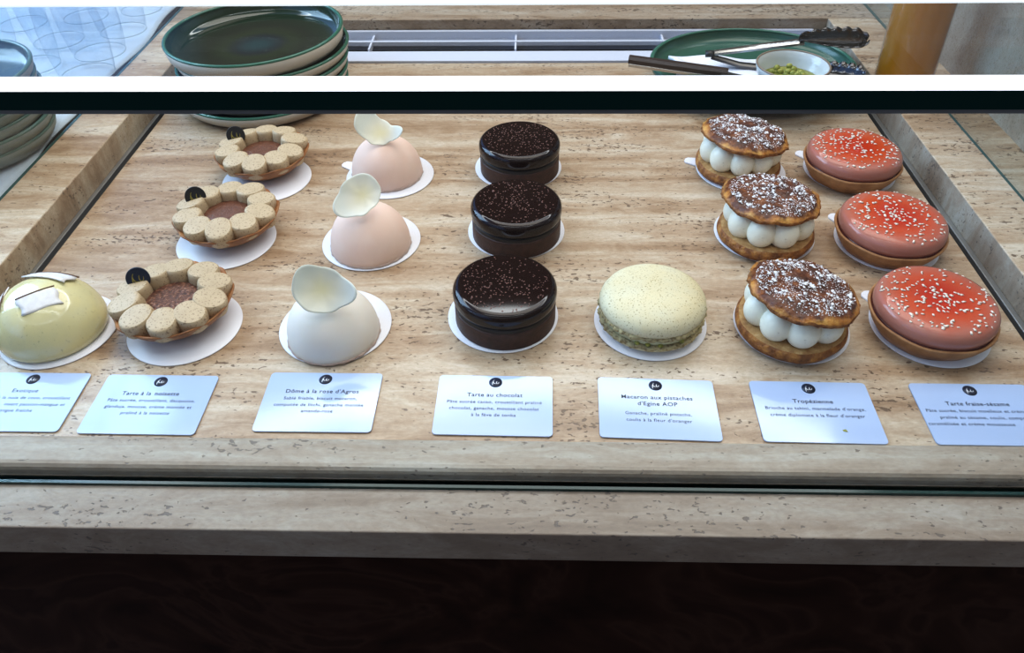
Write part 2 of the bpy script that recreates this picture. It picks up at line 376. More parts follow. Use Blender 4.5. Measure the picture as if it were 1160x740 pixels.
# top shelf: lens of glass with ground bevels, the front one glowing as highlight
mb = MB()
x0, x1 = -.60, .60; ya, yb = .2745, .3890; zt, zb, c = .2750, .2630, .0042
prof = [(ya, zb), (ya, zt - c), (ya + c, zt), (yb - c, zt), (yb, zt - c), (yb, zb)]
v = [(x, y, z) for x in (x0, x1) for (y, z) in prof]; n = 6
fs = [(i, (i + 1) % n, (i + 1) % n + n, i + n) for i in range(n)] + [tuple(range(n)), tuple(range(2 * n - 1, n - 1, -1))]
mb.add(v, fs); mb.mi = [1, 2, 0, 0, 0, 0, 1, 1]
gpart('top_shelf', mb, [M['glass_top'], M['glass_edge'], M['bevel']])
mb = MB(); mb.box(-.60, .60, .3915, .4100, .2618, .2629); gpart('rear_glint_strip', mb, M['bevel'])  # added glowing strip, painted stand-in for the bright rear glass edge
mb = MB(); mb.box(-.60, .60, .2748, .2793, .2612, .2630); gpart('seal_strip', mb, plain('clear_seal', (.22, .22, .22), .4))

# right stone wall and floor
mb = MB(); mb.box(.4790, .62, .31, 1.45, ZL, .55)
w = mb.build('wall_right', [M['wallstone']]); tag(w, kind='structure')
mb = MB(); mb.box(-2.6, 2.6, -2.2, 2.6, -.99, -.95)
fl = mb.build('floor', [M['floor']]); tag(fl, kind='structure')

# ================================================================== side table, cloth, plates, glasses
tb = empty('side_table', (-.78, .75, 0), 0, 'table standing against the left side of the counter, hidden under a white cloth', 'table')
mb = MB(); mb.box(-1.06, -.510, .32, 1.45, -.02, .012); o = mb.build('table_top', plain('dark_wood', (.05, .035, .025), .6), tb); o.matrix_parent_inverse = Matrix.Translation((.78, -.75, 0))
for x in (-1.02, -.56):
    for y in (.37, 1.38):
        mb = MB(); mb.box(x - .02, x + .02, y - .02, y + .02, -.95, -.02); o = mb.build('leg', bpy.data.materials['dark_wood'], tb); o.matrix_parent_inverse = Matrix.Translation((.78, -.75, 0))
nx, ny = 60, 90; mb = MB(); vs = []; fs = []
for j in range(ny + 1):
    for i in range(nx + 1):
        y = .315 + (1.45 - .315) * j / ny
        edge = -.4975 - .007 * max(0, min(1, (y - .66) / .12)) - (.003 * math.sin(y * 38) if y > .66 else 0) - (.012 * max(0, (y - .98) / .3) if y > .98 else 0)
        x = -1.07 + (edge + 1.07) * i / nx
        z = .0185 + .0016 * math.sin(x * 23 + y * 11) + .0012 * mnoise.noise(Vector((x * 14, y * 14, 3)))
        vs.append((x, y, z))
for j in range(ny):
    for i in range(nx):
        a = j * (nx + 1) + i; fs.append((a, a + 1, a + nx + 2, a + nx + 1))
mb.add(vs, fs, 0, True); tc_ = mb.build('tablecloth', M['cloth'])
sm = tc_.modifiers.new('s', 'SOLIDIFY'); sm.thickness = .0015; sm.offset = -1
tag(tc_, 'white cloth laid on the side table left of the glass case', 'tablecloth')

def deep_plate(name, r, h, mats, loc, label, cat, group, rot=(0, 0, 0), sx=1, lip=.003, foot=.84):
    """straight sided plate: clay body, glazed inside, glazed rim"""
    t = empty(name, loc, 0, label, cat, group); t.rotation_euler = rot; t.scale = (sx, 1, 1)
    b = MB(); b.lathe([(0, .002), (r * foot - .004, .002), (r * foot, 0), (r * foot + .004, .001), (r * .93, .0040), (r * .975, .009), (r - .0003, h - .002), (r - .0035, h - .002)], 96)
    b.build('body', mats[0], t)
    g = MB(); g.lathe([(r - .0036, h - .0022), (r - .0050, h * .55), (r * .915, .0085), (r * .86, .0062), (r * .5, .0052), (r * .2, .0046), (0, .0044)], 96)
    g.build('glazed_inside', mats[1], t)
    q = MB(); pr_ = [(r - .0022 + .0021 * math.cos(a), h - .0012 + .0017 * math.sin(a)) for a in [2 * PI * i / 10 for i in range(11)]]
    q.lathe(pr_, 96); q.build('rim', mats[2], t)
    return t
gm = [M['plate_clay'], M['green'], M['green_rim']]
big = [('lowest plate of the beige and green stack at the back of the tray', -.318, .842, .0005, 0, .0990),
       ('second plate from the bottom of the beige and green stack at the back', -.3165, .846, .0135, 0, .0985),
       ('middle plate of the beige and green stack behind the nut tarts', -.3145, .849, .0262, .006, .0985),
       ('beige stoneware plate directly under the top one of the stack at the back', -.3125, .851, .0395, .010, .0990),
       ('topmost plate of the large stack, dark green glazed inside with a swirl', -.3175, .850, .0520, .020, .1005)]
for lab, x, y, z, tl, r in big:
    deep_plate('stoneware_plate', r, .0178 if z < .05 else .0225, gm, (x, y, z), lab, 'plate', 'stack of green glazed plates on the tray', rot=(0, -tl, 0))
om = [plain('grey_green_clay', (.22, .23, .20), .35), M['olive_glaze'], plain('pale_green_rim', (.10, .17, .14), .2)]
labs = ['lowest plate of the grey green stack on the cloth at far left', 'second plate up in the grey green stack on the cloth', 'third plate up in the grey green stack on the cloth',
        'fourth plate up in the grey green stack on the cloth', 'grey green plate just under the top plate of the left stack', 'topmost grey green plate of the left stack, blue sky reflected in it']
for i, lab in enumerate(labs):
    deep_plate('side_plate', .084, .0175, om, (-.575 + .0016 * i + (.0015 if i % 2 else 0), .682 - .002 * i, .0215 + .0128 * i), lab, 'plate', 'stack of grey green plates on the cloth')

# upside-down wine glasses
prof = [(.0300, 0), (.0325, .012), (.0350, .035), (.0352, .055), (.0325, .080), (.024, .100), (.012, .112), (.005, .120), (.0038, .135), (.0035, .185), (.006, .196), (.030, .2005), (.034, .202)]
def wine_glass(x, y, lab, s=1.0):
    t = empty('wine_glass', (x, y, .0215), 0, lab, 'glass', 'upturned wine glasses on the cloth')
    t.scale = (s, s, s)
    b = MB(); b.lathe(prof[:8], 48); b.build('bowl', M['tumbler'], t)
    b = MB(); pr_ = [(.0300 + .0006 * math.cos(a), .0006 + .0006 * math.sin(a)) for a in [2 * PI * i / 6 for i in range(7)]]; b.lathe(pr_, 48); b.build('rim', plain('bright_glass_rim', (.55, .62, .66), .1) if 'bright_glass_rim' not in bpy.data.materials else bpy.data.materials['bright_glass_rim'], t)
    b = MB(); b.lathe(prof[7:11], 24); b.build('stem', M['tumbler'], t)
    b = MB(); b.lathe(prof[10:], 48); b.build('foot', M['tumbler'], t)
gl = [(-.5300, .852, 'upturned wine glass nearest the bar, beside the counter edge', 1.0), (-.5430, .915, 'upturned wine glass second from the front beside the counter edge', 1.0),
      (-.5420, .985, 'upturned wine glass third from the front beside the counter edge', .95), (-.6080, .875, 'upturned wine glass just behind the grey green plates', 1.0),
      (-.6130, .952, 'upturned wine glass in the middle of the group on the cloth', 1.0), (-.6150, 1.035, 'upturned wine glass in the back left of the group', .95),
      (-.5480, 1.062, 'rearmost upturned wine glass beside the counter edge', .9), (-.6880, .925, 'upturned wine glass at the far left edge of the picture', 1.0),
      (-.6900, 1.010, 'upturned wine glass behind the far left one, partly cut off', 1.0)]
for g_ in gl: wine_glass(*g_)

# ================================================================== right rear: green platter, napkin, tongs, bowl, bottle
t = deep_plate('serving_platter', .1000, .020, [M['green_mid'], M['green_mid'], M['green_rim']], (.2560, .866, .0095), 'wide oval green glazed platter holding tongs, napkin and a small bowl', 'platter', None, sx=1.19)
mb = MB(); vs = []; fs = []
for j in range(13):
    for i in range(31):
        u = i / 30; v_ = j / 12
        x = .160 + .115 * u + .004 * math.sin(v_ * 3); y = .812 + .072 * v_ - .012 * u
        lift = .006 * math.exp(-((u - .03) / .07) ** 2)
        vs.append((x, y, .0255 + lift * math.sin(v_ * PI) + .002 * math.sin(u * 9 + v_ * 4)))
for j in range(12):
    for i in range(30):
        a = j * 31 + i; fs.append((a, a + 1, a + 32, a + 31))
mb.add(vs, fs, 0, True); nap = mb.build('paper_napkin', M['napkin']); s_ = nap.modifiers.new('s', 'SOLIDIFY'); s_.thickness = .004; s_.offset = -1
tag(nap, 'folded white paper napkin on the green platter under the tongs', 'napkin')

def tong_head(p0, p1, w, name_parent, up=Vector((0, 0, 1)), roll=0, mat=None):
    """scalloped spoon like gripping head from p0 to p1"""
    P0, P1 = Vector(p0), Vector(p1); d = (P1 - P0); Lh = d.length; d.normalize(); side = d.cross(up).normalized(); nrm = side.cross(d)
    R_ = Matrix.Rotation(roll, 3, d); side = R_ @ side; nrm = R_ @ nrm
    mb = MB(); vs = []; fs = []; nu, nv = 48, 8
    for i in range(nu + 1):
        u = i / nu; half = w * (math.sin(min(1, u * 1.25 + .12) * PI / 2) ** .7) * (1 if u < .75 else math.sqrt(max(0, 1 - ((u - .75) / .25) ** 2)) * .82 + .18)
        sc = 1 + .16 * abs(math.sin(u * PI * 6.5))
        for j in range(nv + 1):
            v_ = -1 + 2 * j / nv
            o_ = P0 + d * (Lh * u) + side * (half * v_ * (sc if abs(v_) > .9 else 1)) - nrm * (-.006 * (v_ ** 2) - .002 * abs(math.sin(u * PI * 6.5)) * (abs(v_) ** 3))
            vs.append(o_)
    for i in range(nu):
        for j in range(nv):
            a = i * (nv + 1) + j; fs.append((a, a + 1, a + nv + 2, a + nv + 1))
    mb.add(vs, fs, 0, True); o = mb.build('scalloped_head', mat or M['steel_dark_refl'], name_parent)
    s_ = o.modifiers.new('s', 'SOLIDIFY'); s_.thickness = .0008
    return o
def arm(pts, w, parent, mat, name='arm', th=.0016):
    mb = MB(); P = [Vector(p) for p in pts]; vs = []; fs = []
    for i, p in enumerate(P):
        t_ = (P[min(i + 1, len(P) - 1)] - P[max(0, i - 1)]).normalized(); sd = t_.cross(Vector((0, 0, 1))).normalized(); up = sd.cross(t_)
        ww = w[i]
        for (a, b) in ((-1, -1.6), (-1, 0), (-.55, 1), (.55, 1), (1, 0), (1, -1.6), (.8, -1.6), (.5, 0), (-.5, 0), (-.8, -1.6)):
            vs.append(p + sd * (ww * a) + up * (th * b))
    for i in range(len(P) - 1):
        for k in range(10):
            a = i * 10 + k; b = i * 10 + (k + 1) % 10; fs.append((a, b, b + 10, a + 10))
    fs.append(tuple(range(9, -1, -1))); fs.append(tuple(range(len(vs) - 10, len(vs))))
    mb.add(vs, fs, 0, False); return mb.build(name, mat, parent, auto=30)
ta = empty('serving_tongs', (0, 0, 0), 0, 'open stainless steel tongs with scalloped heads toned for dark reflections lying across the green platter', 'tongs')
arm([(.203, .850, .046), (.235, .851, .050), (.27, .853, .054), (.305, .856, .057)], [.0035, .0055, .0060, .0065], ta, M['steel'])
tong_head((.300, .856, .057), (.378, .858, .054), .0125, ta, roll=.55)
arm([(.203, .848, .043), (.235, .842, .036), (.275, .8405, .032), (.312, .834, .030)], [.0035, .0050, .0055, .006], ta, M['steel_dark_refl'])
tong_head((.312, .834, .031), (.362, .797, .034), .0140, ta, roll=.5)
mb = MB(); mb.tube([(.1965, .850, .0445), (.206, .849, .0450)], .0050, 12, flat=.7); mb.tube([(.203, .8445, .045), (.203, .855, .045)], .0022, 8); mb.build('hinge', M['black'], ta)
tb2 = empty('serving_tongs', (0, 0, 0), 0, 'closed dark handled tongs resting on the rim of the green platter and napkin', 'tongs')
arm([(.1080, .837, .0455), (.15, .826, .0440), (.19, .816, .0425), (.215, .8095, .0415)], [.0050, .0056, .0056, .005], tb2, M['darkbrown'], 'handle', .0028)
arm([(.1085, .8360, .0405), (.15, .8250, .0390), (.19, .8150, .0375), (.217, .8080, .0370)], [.0050, .0052, .0050, .0045], tb2, M['steel'], 'arm', .0018)
arm([(.208, .8095, .0392), (.220, .806, .0375), (.232, .803, .0358), (.2385, .801, .034)], [.0045, .0055, .0065, .0065], tb2, M['black'], 'arm', .0026)

bw = empty('ceramic_bowl', (.2800, .7960, .0170), 0, 'small pale glazed ceramic bowl with pistachio kernels on the green platter', 'bowl')
mb = MB(); mb.lathe([(0, .001), (.018, .001), (.020, 0), (.022, .003), (.031, .016), (.0375, .031), (.0392, .0375), (.0378, .0385)], 64); mb.build('outer_wall', M['bowl_glaze'], bw)
mb = MB(); mb.lathe([(.0378, .0385), (.0362, .0375), (.034, .030), (.027, .014), (.018, .0065), (0, .0055)], 64); mb.build('inner_wall', M['bowl_glaze'], bw)
mb = MB(); mb.lathe([(.0382 + .0011 * math.cos(a), .0384 + .0010 * math.sin(a)) for a in [2 * PI * i / 8 for i in range(9)]], 64); mb.build('rim', M['bowl_rim'], bw)
mb = MB(); mb.lathe([(0, .012), (.027, .0155), (.0318, .0225), (.024, .0236), (.012, .0245), (0, .0248)], 48, wob=lambda q, r, z: (r, z + .0008 * math.sin(5 * q) * (r < .03))); o = mb.build('chopped_pistachios', M['pistachio'], None); o.location = (.2800, .7960, .0170)
tag(o, 'bed of finely chopped pistachios filling the small pale bowl', 'nuts', None, 'stuff')
rnd = random.Random(5); kern = None
for k in range(26):
    a = rnd.random() * 2 * PI; r = .021 * rnd.random() ** .6
    if kern is None:
        mb = MB(); mb.lathe([(0, -.0036), (.0020, -.0028), (.0034, -.0006), (.0035, .0012), (.0019, .0033), (0, .0040)], 10); kern = mb.build('pistachio_kernel', M['pistachio']); o = kern
    else:
        o = kern.copy(); C.objects.link(o)
    x = -.004 + r * math.cos(a); y = r * math.sin(a)
    o.location = (.2800 + x, .7960 + y, .0170 + .0225 + .004 * (r / .021) ** 1.6 + .004 * (k % 3) * (1 - r / .03))
    o.rotation_euler = (rnd.uniform(.6, 2.2), rnd.random(), rnd.random() * 6)
    tag(o, 'green and yellow shelled pistachio kernel inside the small ceramic bowl', 'nut', 'pistachio kernels in the small bowl')

bo = empty('juice_bottle', (.4190, .830, ZL + .0006), 0, 'clear bottle filled with orange juice standing on the right travertine ledge', 'bottle')
bo.rotation_euler = (0, math.radians(-3.0), 0)
mb = MB(); mb.lathe([(0, .0025), (.0285, .0025), (.0297, .005), (.0303, .16), (.029, .178), (0, .180)], 64); mb.build('juice', M['juice'], bo)
mb = MB(); mb.lathe([(0, .0), (.0290, .0), (.0305, .0022), (.0309, .005), (.0309, .165), (.029, .188), (.022, .21), (.016, .226), (.0155, .245)], 64); mb.build('glass_body', glassy('bottle_glass', (.99, .99, .985), .04), bo)
mb = MB(); mb.lathe([(0, .243), (.0170, .243), (.0172, .262), (.0162, .264), (0, .264)], 40); mb.build('cap', M['sugar'], bo)

# ================================================================== paper discs
def paper_disc(x, y, lab, tab=None, r=.0438):
    mb = MB(); mb.lathe([(0, .0001), (r - .0006, .0001), (r, .0006), (r, .0010), (r - .0006, .0015), (0, .0015)], 96)
    if tab is not None:
        ca, sa = math.cos(tab), math.sin(tab)
        pts = [(r - .004, -.0085), (r + .0105, -.0050), (r + .0125, -.002), (r + .0125, .002), (r + .0105, .0050), (r - .004, .0085)]
        v = [(a * ca - b * sa, a * sa + b * ca, z) for z in (.0002, .0014) for a, b in pts]; n = 6
        mb.add(v, [(i, (i + 1) % n, (i + 1) % n + n, i + n) for i in range(n)] + [tuple(range(n, 2 * n)), tuple(range(n - 1, -1, -1))])
    o = mb.build('cardboard_disc', M['paper'], auto=40); o.location = (x, y, 0)
    tag(o, lab, 'cake board', 'white cardboard discs under the pastries'); return o
ZD = .0015
discs = [(-.372, .4269, 'white board under the yellow coconut dome', None), (-.2736, .4318, 'white board under the nut tart nearest the cards', None), (-.276, .5471, 'white board under the middle nut tart', None),
         (-.2668, .651, 'white board under the rearmost nut tart', None), (-.1546, .4343, 'white board under the front white dome cake', None), (-.1444, .5471, 'white board under the middle pink dome cake', None),
         (-.1437, .6588, 'white board under the rearmost pink dome cake', 2.75), (-.023, .4482, 'white board under the front chocolate tart', None), (-.0148, .5645, 'white board under the middle chocolate tart', None),
         (-.0150, .6753, 'white board under the rearmost chocolate tart', None), (.0928, .4413, 'white board under the pistachio macaron', None), (.2020, .4388, 'white board under the front cream filled brioche', None),
         (.2078, .5608, 'white board under the middle cream filled brioche', None), (.2087, .6700, 'white board under the rearmost cream filled brioche', 2.8), (.3073, .4363, 'white board with a pull tab under the front red glazed tart', 2.30),
         (.3122, .5483, 'white board with a pull tab under the middle red glazed tart', 2.30), (.3162, .6690, 'white board with a pull tab under the rearmost red glazed tart', 2.45)]
for d_ in discs: paper_disc(*d_)

# ================================================================== ribbon emblem
def ribbon(mb, pts, w, z=0, mi=0):
    P = [Vector((p[0], p[1], 0)) for p in pts]; vs = []
    for i, p in enumerate(P):
        t_ = (P[min(i + 1, len(P) - 1)] - P[max(0, i - 1)]).normalized(); sd = Vector((-t_.y, t_.x, 0))
        ww = w * (.55 + .75 * math.sin(PI * min(1, max(0, i / (len(P) - 1)))))
        vs += [(p.x + sd.x * ww, p.y + sd.y * ww, z), (p.x - sd.x * ww, p.y - sd.y * ww, z)]
    mb.add(vs, [(2 * i, 2 * i + 1, 2 * i + 3, 2 * i + 2) for i in range(len(P) - 1)], mi)
def bez(p0, p1, p2, p3, n=12):
    return [tuple((1 - t) ** 3 * a + 3 * (1 - t) ** 2 * t * b + 3 * (1 - t) * t * t * c + t ** 3 * d for a, b, c, d in zip(p0, p1, p2, p3)) for t in [i / n for i in range(n + 1)]]
def emblem(mb, s, z, w):
    k = lambda *q: [(a * s, b * s) for a, b in q]
    w = w * .45
    ribbon(mb, bez(*k((-.22, .58), (-.50, .30), (-.55, -.15), (-.50, -.68))), w * s, z)
    ribbon(mb, bez(*k((-.34, .50), (-.50, -.10), (-.30, -.32), (.02, -.26))), w * s, z)
    ribbon(mb, bez(*k((.22, .30), (.08, -.05), (.10, -.32), (.32, -.30))), w * s, z)
    ribbon(mb, bez(*k((.32, -.30), (.48, -.28), (.56, -.08), (.56, .08))), w * s * .7, z)

# ================================================================== nut tarts
def make_noisette(loc, lab, plq):
    t = empty('hazelnut_tart', loc, 0, lab, 'tart', 'hazelnut tarts')
    wob = lambda th, r, z: (r * (1 + .022 * math.cos(10 * th + PI) * (z / .018) ** 2), z + .0010 * math.cos(10 * th + PI) * (z / .018) ** 2)
    mb = MB(); mb.lathe([(0, 0), (.0215, 0), (.026, .0015), (.034, .0060), (.0410, .0120), (.0452, .0180), (.0458, .0194), (.0446, .0198), (.040, .0160), (.030, .0125), (0, .0120)], 120, wob=wob)
    mb.build('crust', M['crust'], t)
    mb = MB(); mb.lathe([(0, .010), (.020, .010), (.0225, .0180), (.019, .0205), (.010, .0212), (0, .0214)], 48)
    mb.build('praline_filling', M['praline_plain'] if plq else M['praline'], t)
    rnd = random.Random(plq + 3)
    n = 10
    for k in range(n):
        th = 2 * PI * (k + .5) / n + rnd.uniform(-.04, .04) + .12
        a, b = .0128 * rnd.uniform(.96, 1.05), .0115 * rnd.uniform(.97, 1.05); h = .0135
        mb = MB(); mb.lathe([(0, 0), (.0078, 0), (.0096, .0018), (.0101, .0055), (.0100, .0110), (.0097, .0132), (.0090, .0141), (.0070, .0144), (0, .0145)], 28,
            wob=lambda q, r, z: (r / .0098 * (a * abs(math.cos(q)) ** 2 + b * abs(math.sin(q)) ** 2), z))
        o = mb.build('cream_knob', M['knob'], t, auto=38)
        o.location = (.0312 * math.cos(th), .0312 * math.sin(th), .0132 + rnd.uniform(-.0004, .0006))
        tilt = .15 + rnd.uniform(-.09, .09)
        o.rotation_euler = Matrix.Rotation(th, 3, 'Z').to_4x4().to_euler() if False else (Matrix.Rotation(th, 4, 'Z') @ Matrix.Rotation(tilt, 4, 'Y')).to_euler()
    pm = MB(); pm.lathe([(0, -.0006), (.0088, -.0006), (.0092, 0), (.0088, .0006), (0, .0006)], 40)
    o = pm.build('chocolate_plaque', M['plaque_dark'] if plq else M['plaque_blue'], t, auto=40)
    o.location = (-.0285, .0115, .0300); o.rotation_euler = (math.radians(62), math.radians(-8), math.radians(18))
    em = MB(); emblem(em, .0082, .0009, .085); em.build('gold_emblem', M['gold'], o)
    return t
ntl = [(-.2810, .4420, 0, 'hazelnut tart nearest the cards, ringed with cream knobs, dark blue plaque'), (-.2745, .5600, 1, 'middle hazelnut tart of its column, ringed with cream knobs, dark plaque'),
       (-.2725, .6705, 2, 'rearmost hazelnut tart, just in front of the plate stack, ringed with cream knobs')]
for x, y, k, lab in ntl:
    t = make_noisette((x, y, ZD), lab, k)
    t.rotation_euler = (math.radians(0), 0, math.radians([0, 2, -3][k]))

# ================================================================== petals and domes
def petal(parent, outline, kx, ky, nrm, roll, loc, wave=.0008):
    """outline: radii at equal angles (local x right, y up); cupped towards nrm"""
    nr, na = 12, 64; n = len(outline); vs = [(0, 0, 0)]; fs = []
    def rad(t):
        u = t / (2 * PI) * n; i = int(u) % n; f = u - int(u); f = (1 - math.cos(f * PI)) / 2
        return outline[i] * (1 - f) + outline[(i + 1) % n] * f
    for i in range(1, nr + 1):
        for k in range(na):
            t = 2 * PI * k / na; r = rad(t) * i / nr; x, y = r * math.cos(t), r * math.sin(t)
            z = kx * x * x + ky * y * y + wave * (i / nr) ** 3 * math.sin(3 * t + 1) + wave * .4 * (i / nr) ** 2 * math.sin(7 * t)
            vs.append((x, y, z))
    for k in range(na): fs.append((0, 1 + k, 1 + (k + 1) % na))
    for i in range(nr - 1):
        for k in range(na):
            a = 1 + i * na + k; b = 1 + i * na + (k + 1) % na; fs.append((a, a + na, b + na, b))
    mb = MB(); mb.add(vs, fs, 0, True); o = mb.build('petal', M['petal'], parent)
    zl = Vector(nrm).normalized(); xl = Vector((0, 0, 1)).cross(zl).normalized(); yl = zl.cross(xl)
    R_ = Matrix((xl, yl, zl)).transposed().to_4x4()
    o.matrix_local = Matrix.Translation(loc) @ R_ @ Matrix.Rotation(math.radians(roll), 4, 'Z')
    s_ = o.modifiers.new('s', 'SOLIDIFY'); s_.thickness = .0004
    return o
E3 = lambda x, y, z: (Matrix.Rotation(math.radians(z), 4, 'Z') @ Matrix.Rotation(math.radians(x), 4, 'X') @ Matrix.Rotation(math.radians(y), 4, 'Y'))
def make_dome(loc, lab, mat, pet, r=.0350, h=.0390):
    t = empty('dome_cake', loc, 0, lab, 'cake', 'rose petal dome cakes')
    prof = [(0, .0004), (r - .001, .0004)] + [(r * math.cos(a) ** .92, .002 + (h - .002) * math.sin(a) ** .93) for a in [PI / 2 * i / 22 for i in range(22)]] + [(0, h)]
    mb = MB(); mb.lathe(prof, 80, wob=lambda q, rr, z: (rr * (1 + .006 * math.sin(3 * q + 1)), z)); mb.build('mousse_dome', mat, t)
    mb = MB(); mb.lathe([(0, .0), (r + .0002, .0), (r + .0008, .0010), (r - .0004, .0024), (r - .003, .0026)], 120, wob=lambda q, rr, z: (rr + .0005 * math.sin(23 * q) * math.sin(7 * q + 1), z)); mb.build('biscuit_base', M['dome_rim'], t)
    petal(t, *pet)
    return t
make_dome((-.1535, .4240, ZD), 'white dome cake nearest the cards with a cupped pale petal on top', M['dome_white'],
          ([.0250, .0180, .0175, .0225, .0205, .0180, .0160, .0175], 20, 14, (.22, -.74, .56), -14, (.0010, -.0080, .0500)))
make_dome((-.1435, .5400, ZD), 'middle dome cake, pink shaded, with a pointed petal leaning left', M['dome_pink'],
          ([.0165, .0185, .0175, .0190, .0280, .0185, .0135, .0140], 7, 16, (.18, -.62, .62), 24, (.0010, -.0040, .0535)))
make_dome((-.1465, .6600, ZD), 'rearmost pink dome cake with an upright curled petal', M['dome_pink'],
          ([.0215, .0130, .0145, .0260, .0240, .0150, .0115, .0120], 34, 6, (.16, -.62, .70), -14, (-.0010, -.0025, .0455)))

# yellow coconut dome
t = empty('glazed_dome_cake', (-.3745, .4265, ZD), 0, 'shiny pale yellow dome cake with white coconut flakes at the far left', 'cake')
r, h = .0400, .0430
prof = [(0, .0), (r - .005, .0), (r - .0015, .001), (r, .004)] + [(r * math.cos(a) ** .9, .004 + (h - .004) * math.sin(a) ** .95) for a in [PI / 2 * i / 24 for i in range(1, 24)]] + [(0, h)]
mb = MB(); mb.lathe(prof, 96); mb.build('glazed_dome', M['exo'], t)
def flake(w, l, th, rotm, loc, bend=6):
    mb = MB(); vs = []; fs = []
    for j in range(9):
        for i in range(9):
            u, v = -1 + i / 4, -1 + j / 4
            x = u * w * (1 + .08 * math.sin(3 * v)) + .0012 * v; y = v * l * (1 + .07 * math.sin(4 * u)); z = -bend * (x * x + y * y)
            vs.append((x, y, z))
    for j in range(8):
        for i in range(8):
            a = j * 9 + i; fs.append((a, a + 1, a + 10, a + 9))
    mb.add(vs, fs, 0, True); o = mb.build('coconut_flake', M['coconut'], t); o.matrix_local = Matrix.Translation(loc) @ rotm
    s_ = o.modifiers.new('s', 'SOLIDIFY'); s_.thickness = th
    e = MB(); e.tube([(w * 1.0, -l + l * k / 4, -bend * (w * w + (-l + l * k / 4) ** 2)) for k in range(9)], .0006, 6); e.build('brown_skin', M['coconut_skin'], o)
def on_dome(az, el, tw, w, l, off=.0010):
    a, e = math.radians(az), math.radians(el)
    n_ = Vector((math.cos(e) * math.cos(a), math.cos(e) * math.sin(a), math.sin(e)))
    p = Vector((r * n_.x, r * n_.y, .004 + (h - .004) * n_.z)) + n_ * off
    flake(w, l, .0009, Vector((0, 0, 1)).rotation_difference(n_).to_matrix().to_4x4() @ Matrix.Rotation(math.radians(tw), 4, 'Z'), p)
on_dome(-52, 68, 128, .0080, .0135)
on_dome(196, 46, 12, .0080, .0125, .0014)
on_dome(82, 62, 82, .0080, .0180, .0020)

# ================================================================== chocolate tarts
def make_choc(loc, lab, seed):
    t = empty('chocolate_tart', loc, 0, lab, 'tart', 'chocolate tarts')
    mb = MB(); mb.lathe(rprof(.0395, 0, .0165, .0012), 80, wob=lambda q, r, z: (r + .0003 * math.sin(9 * q) * (z > .002), z)); mb.build('cocoa_crust', M['choc_crust'], t)
    mb = MB(); mb.lathe(rprof(.0386, .0150, .0200, .001), 80); mb.build('ganache_layer', M['choc_mousse'], t)
    mb = MB(); mb.lathe(rprof(.0402, .0188, .0340, .0060, 8), 96); mb.build('glaze_disc', M['choc_glaze'], t)
    mb = MB(); blob(mb, 300, .0350, .00068, lambda x, y: (.0340 - max(0, math.hypot(x, y) - .0332) * .3, 0, 0), seed, .6, bias=.62)
    o = mb.build('cocoa_nibs', M['nib'], t); tag(o, kind='stuff')
    return t
make_choc((-.0210, .4455, ZD), 'round glazed chocolate tart nearest the chocolate tart card', 1)
make_choc((-.0145, .5590, ZD), 'middle glazed chocolate tart of the column of three', 2)
make_choc((-.0135, .6700, ZD), 'rearmost glazed chocolate tart of the column of three', 3)

# ================================================================== macaron
t = empty('pistachio_macaron', (.0925, .4410, ZD), 0, 'large pale green pistachio macaron between the chocolate tart and the brioche', 'macaron')
ruf = lambda q, r, z: (r + .0007 * math.sin(31 * q + 3 * math.sin(5 * q)) + .0004 * math.sin(57 * q), z + .0004 * math.sin(19 * q))
mb = MB(); mb.lathe([(0, .0), (.030, .0), (.0375, .0025), (.0398, .0050), (.0395, .0070), (0, .0070)], 80); mb.build('bottom_shell', M['macaron'], t)
mb = MB(); mb.lathe([(0, .0055), (.0398, .0055), (.0408, .0068), (.0398, .0090), (0, .0090)], 150, wob=ruf); mb.build('ruffled_foot', M['mac_foot'], t)
mb = MB(); mb.lathe([(0, .0085), (.0368, .0085), (.0385, .0120), (.0368, .0155), (0, .0155)], 80); mb.build('cream_filling', M['mac_cream'], t)
mb = MB(); mb.lathe([(0, .0145), (.0400, .0145), (.0414, .0162), (.0402, .0188), (0, .0188)], 150, wob=ruf); mb.build('ruffled_foot', M['mac_foot'], t)
mb = MB(); mb.lathe([(0, .0180), (.0398, .0180), (.0408, .0203), (.0402, .0235), (.0378, .0275), (.0320, .0313), (.022, .0338), (.010, .0349), (0, .0351)], 96, wob=lambda q, r, z: (r * (1 + .004 * math.sin(2 * q)), z)); mb.build('top_shell', M['macaron'], t)
for a, z in ((-112, .0100), (-100, .0105), (-86, .0098), (150, .0120), (-28, .0112), (-60, .0100)):
    mb = MB(); mb.lathe([(0, -.0022), (.0019, -.0012), (.0021, .0008), (0, .0021)], 7); o = mb.build('pistachio_piece', M['pistachio'], t)
    a = math.radians(a); o.location = (.0378 * math.cos(a), .0378 * math.sin(a), z); o.rotation_euler = (a, 1, 0)

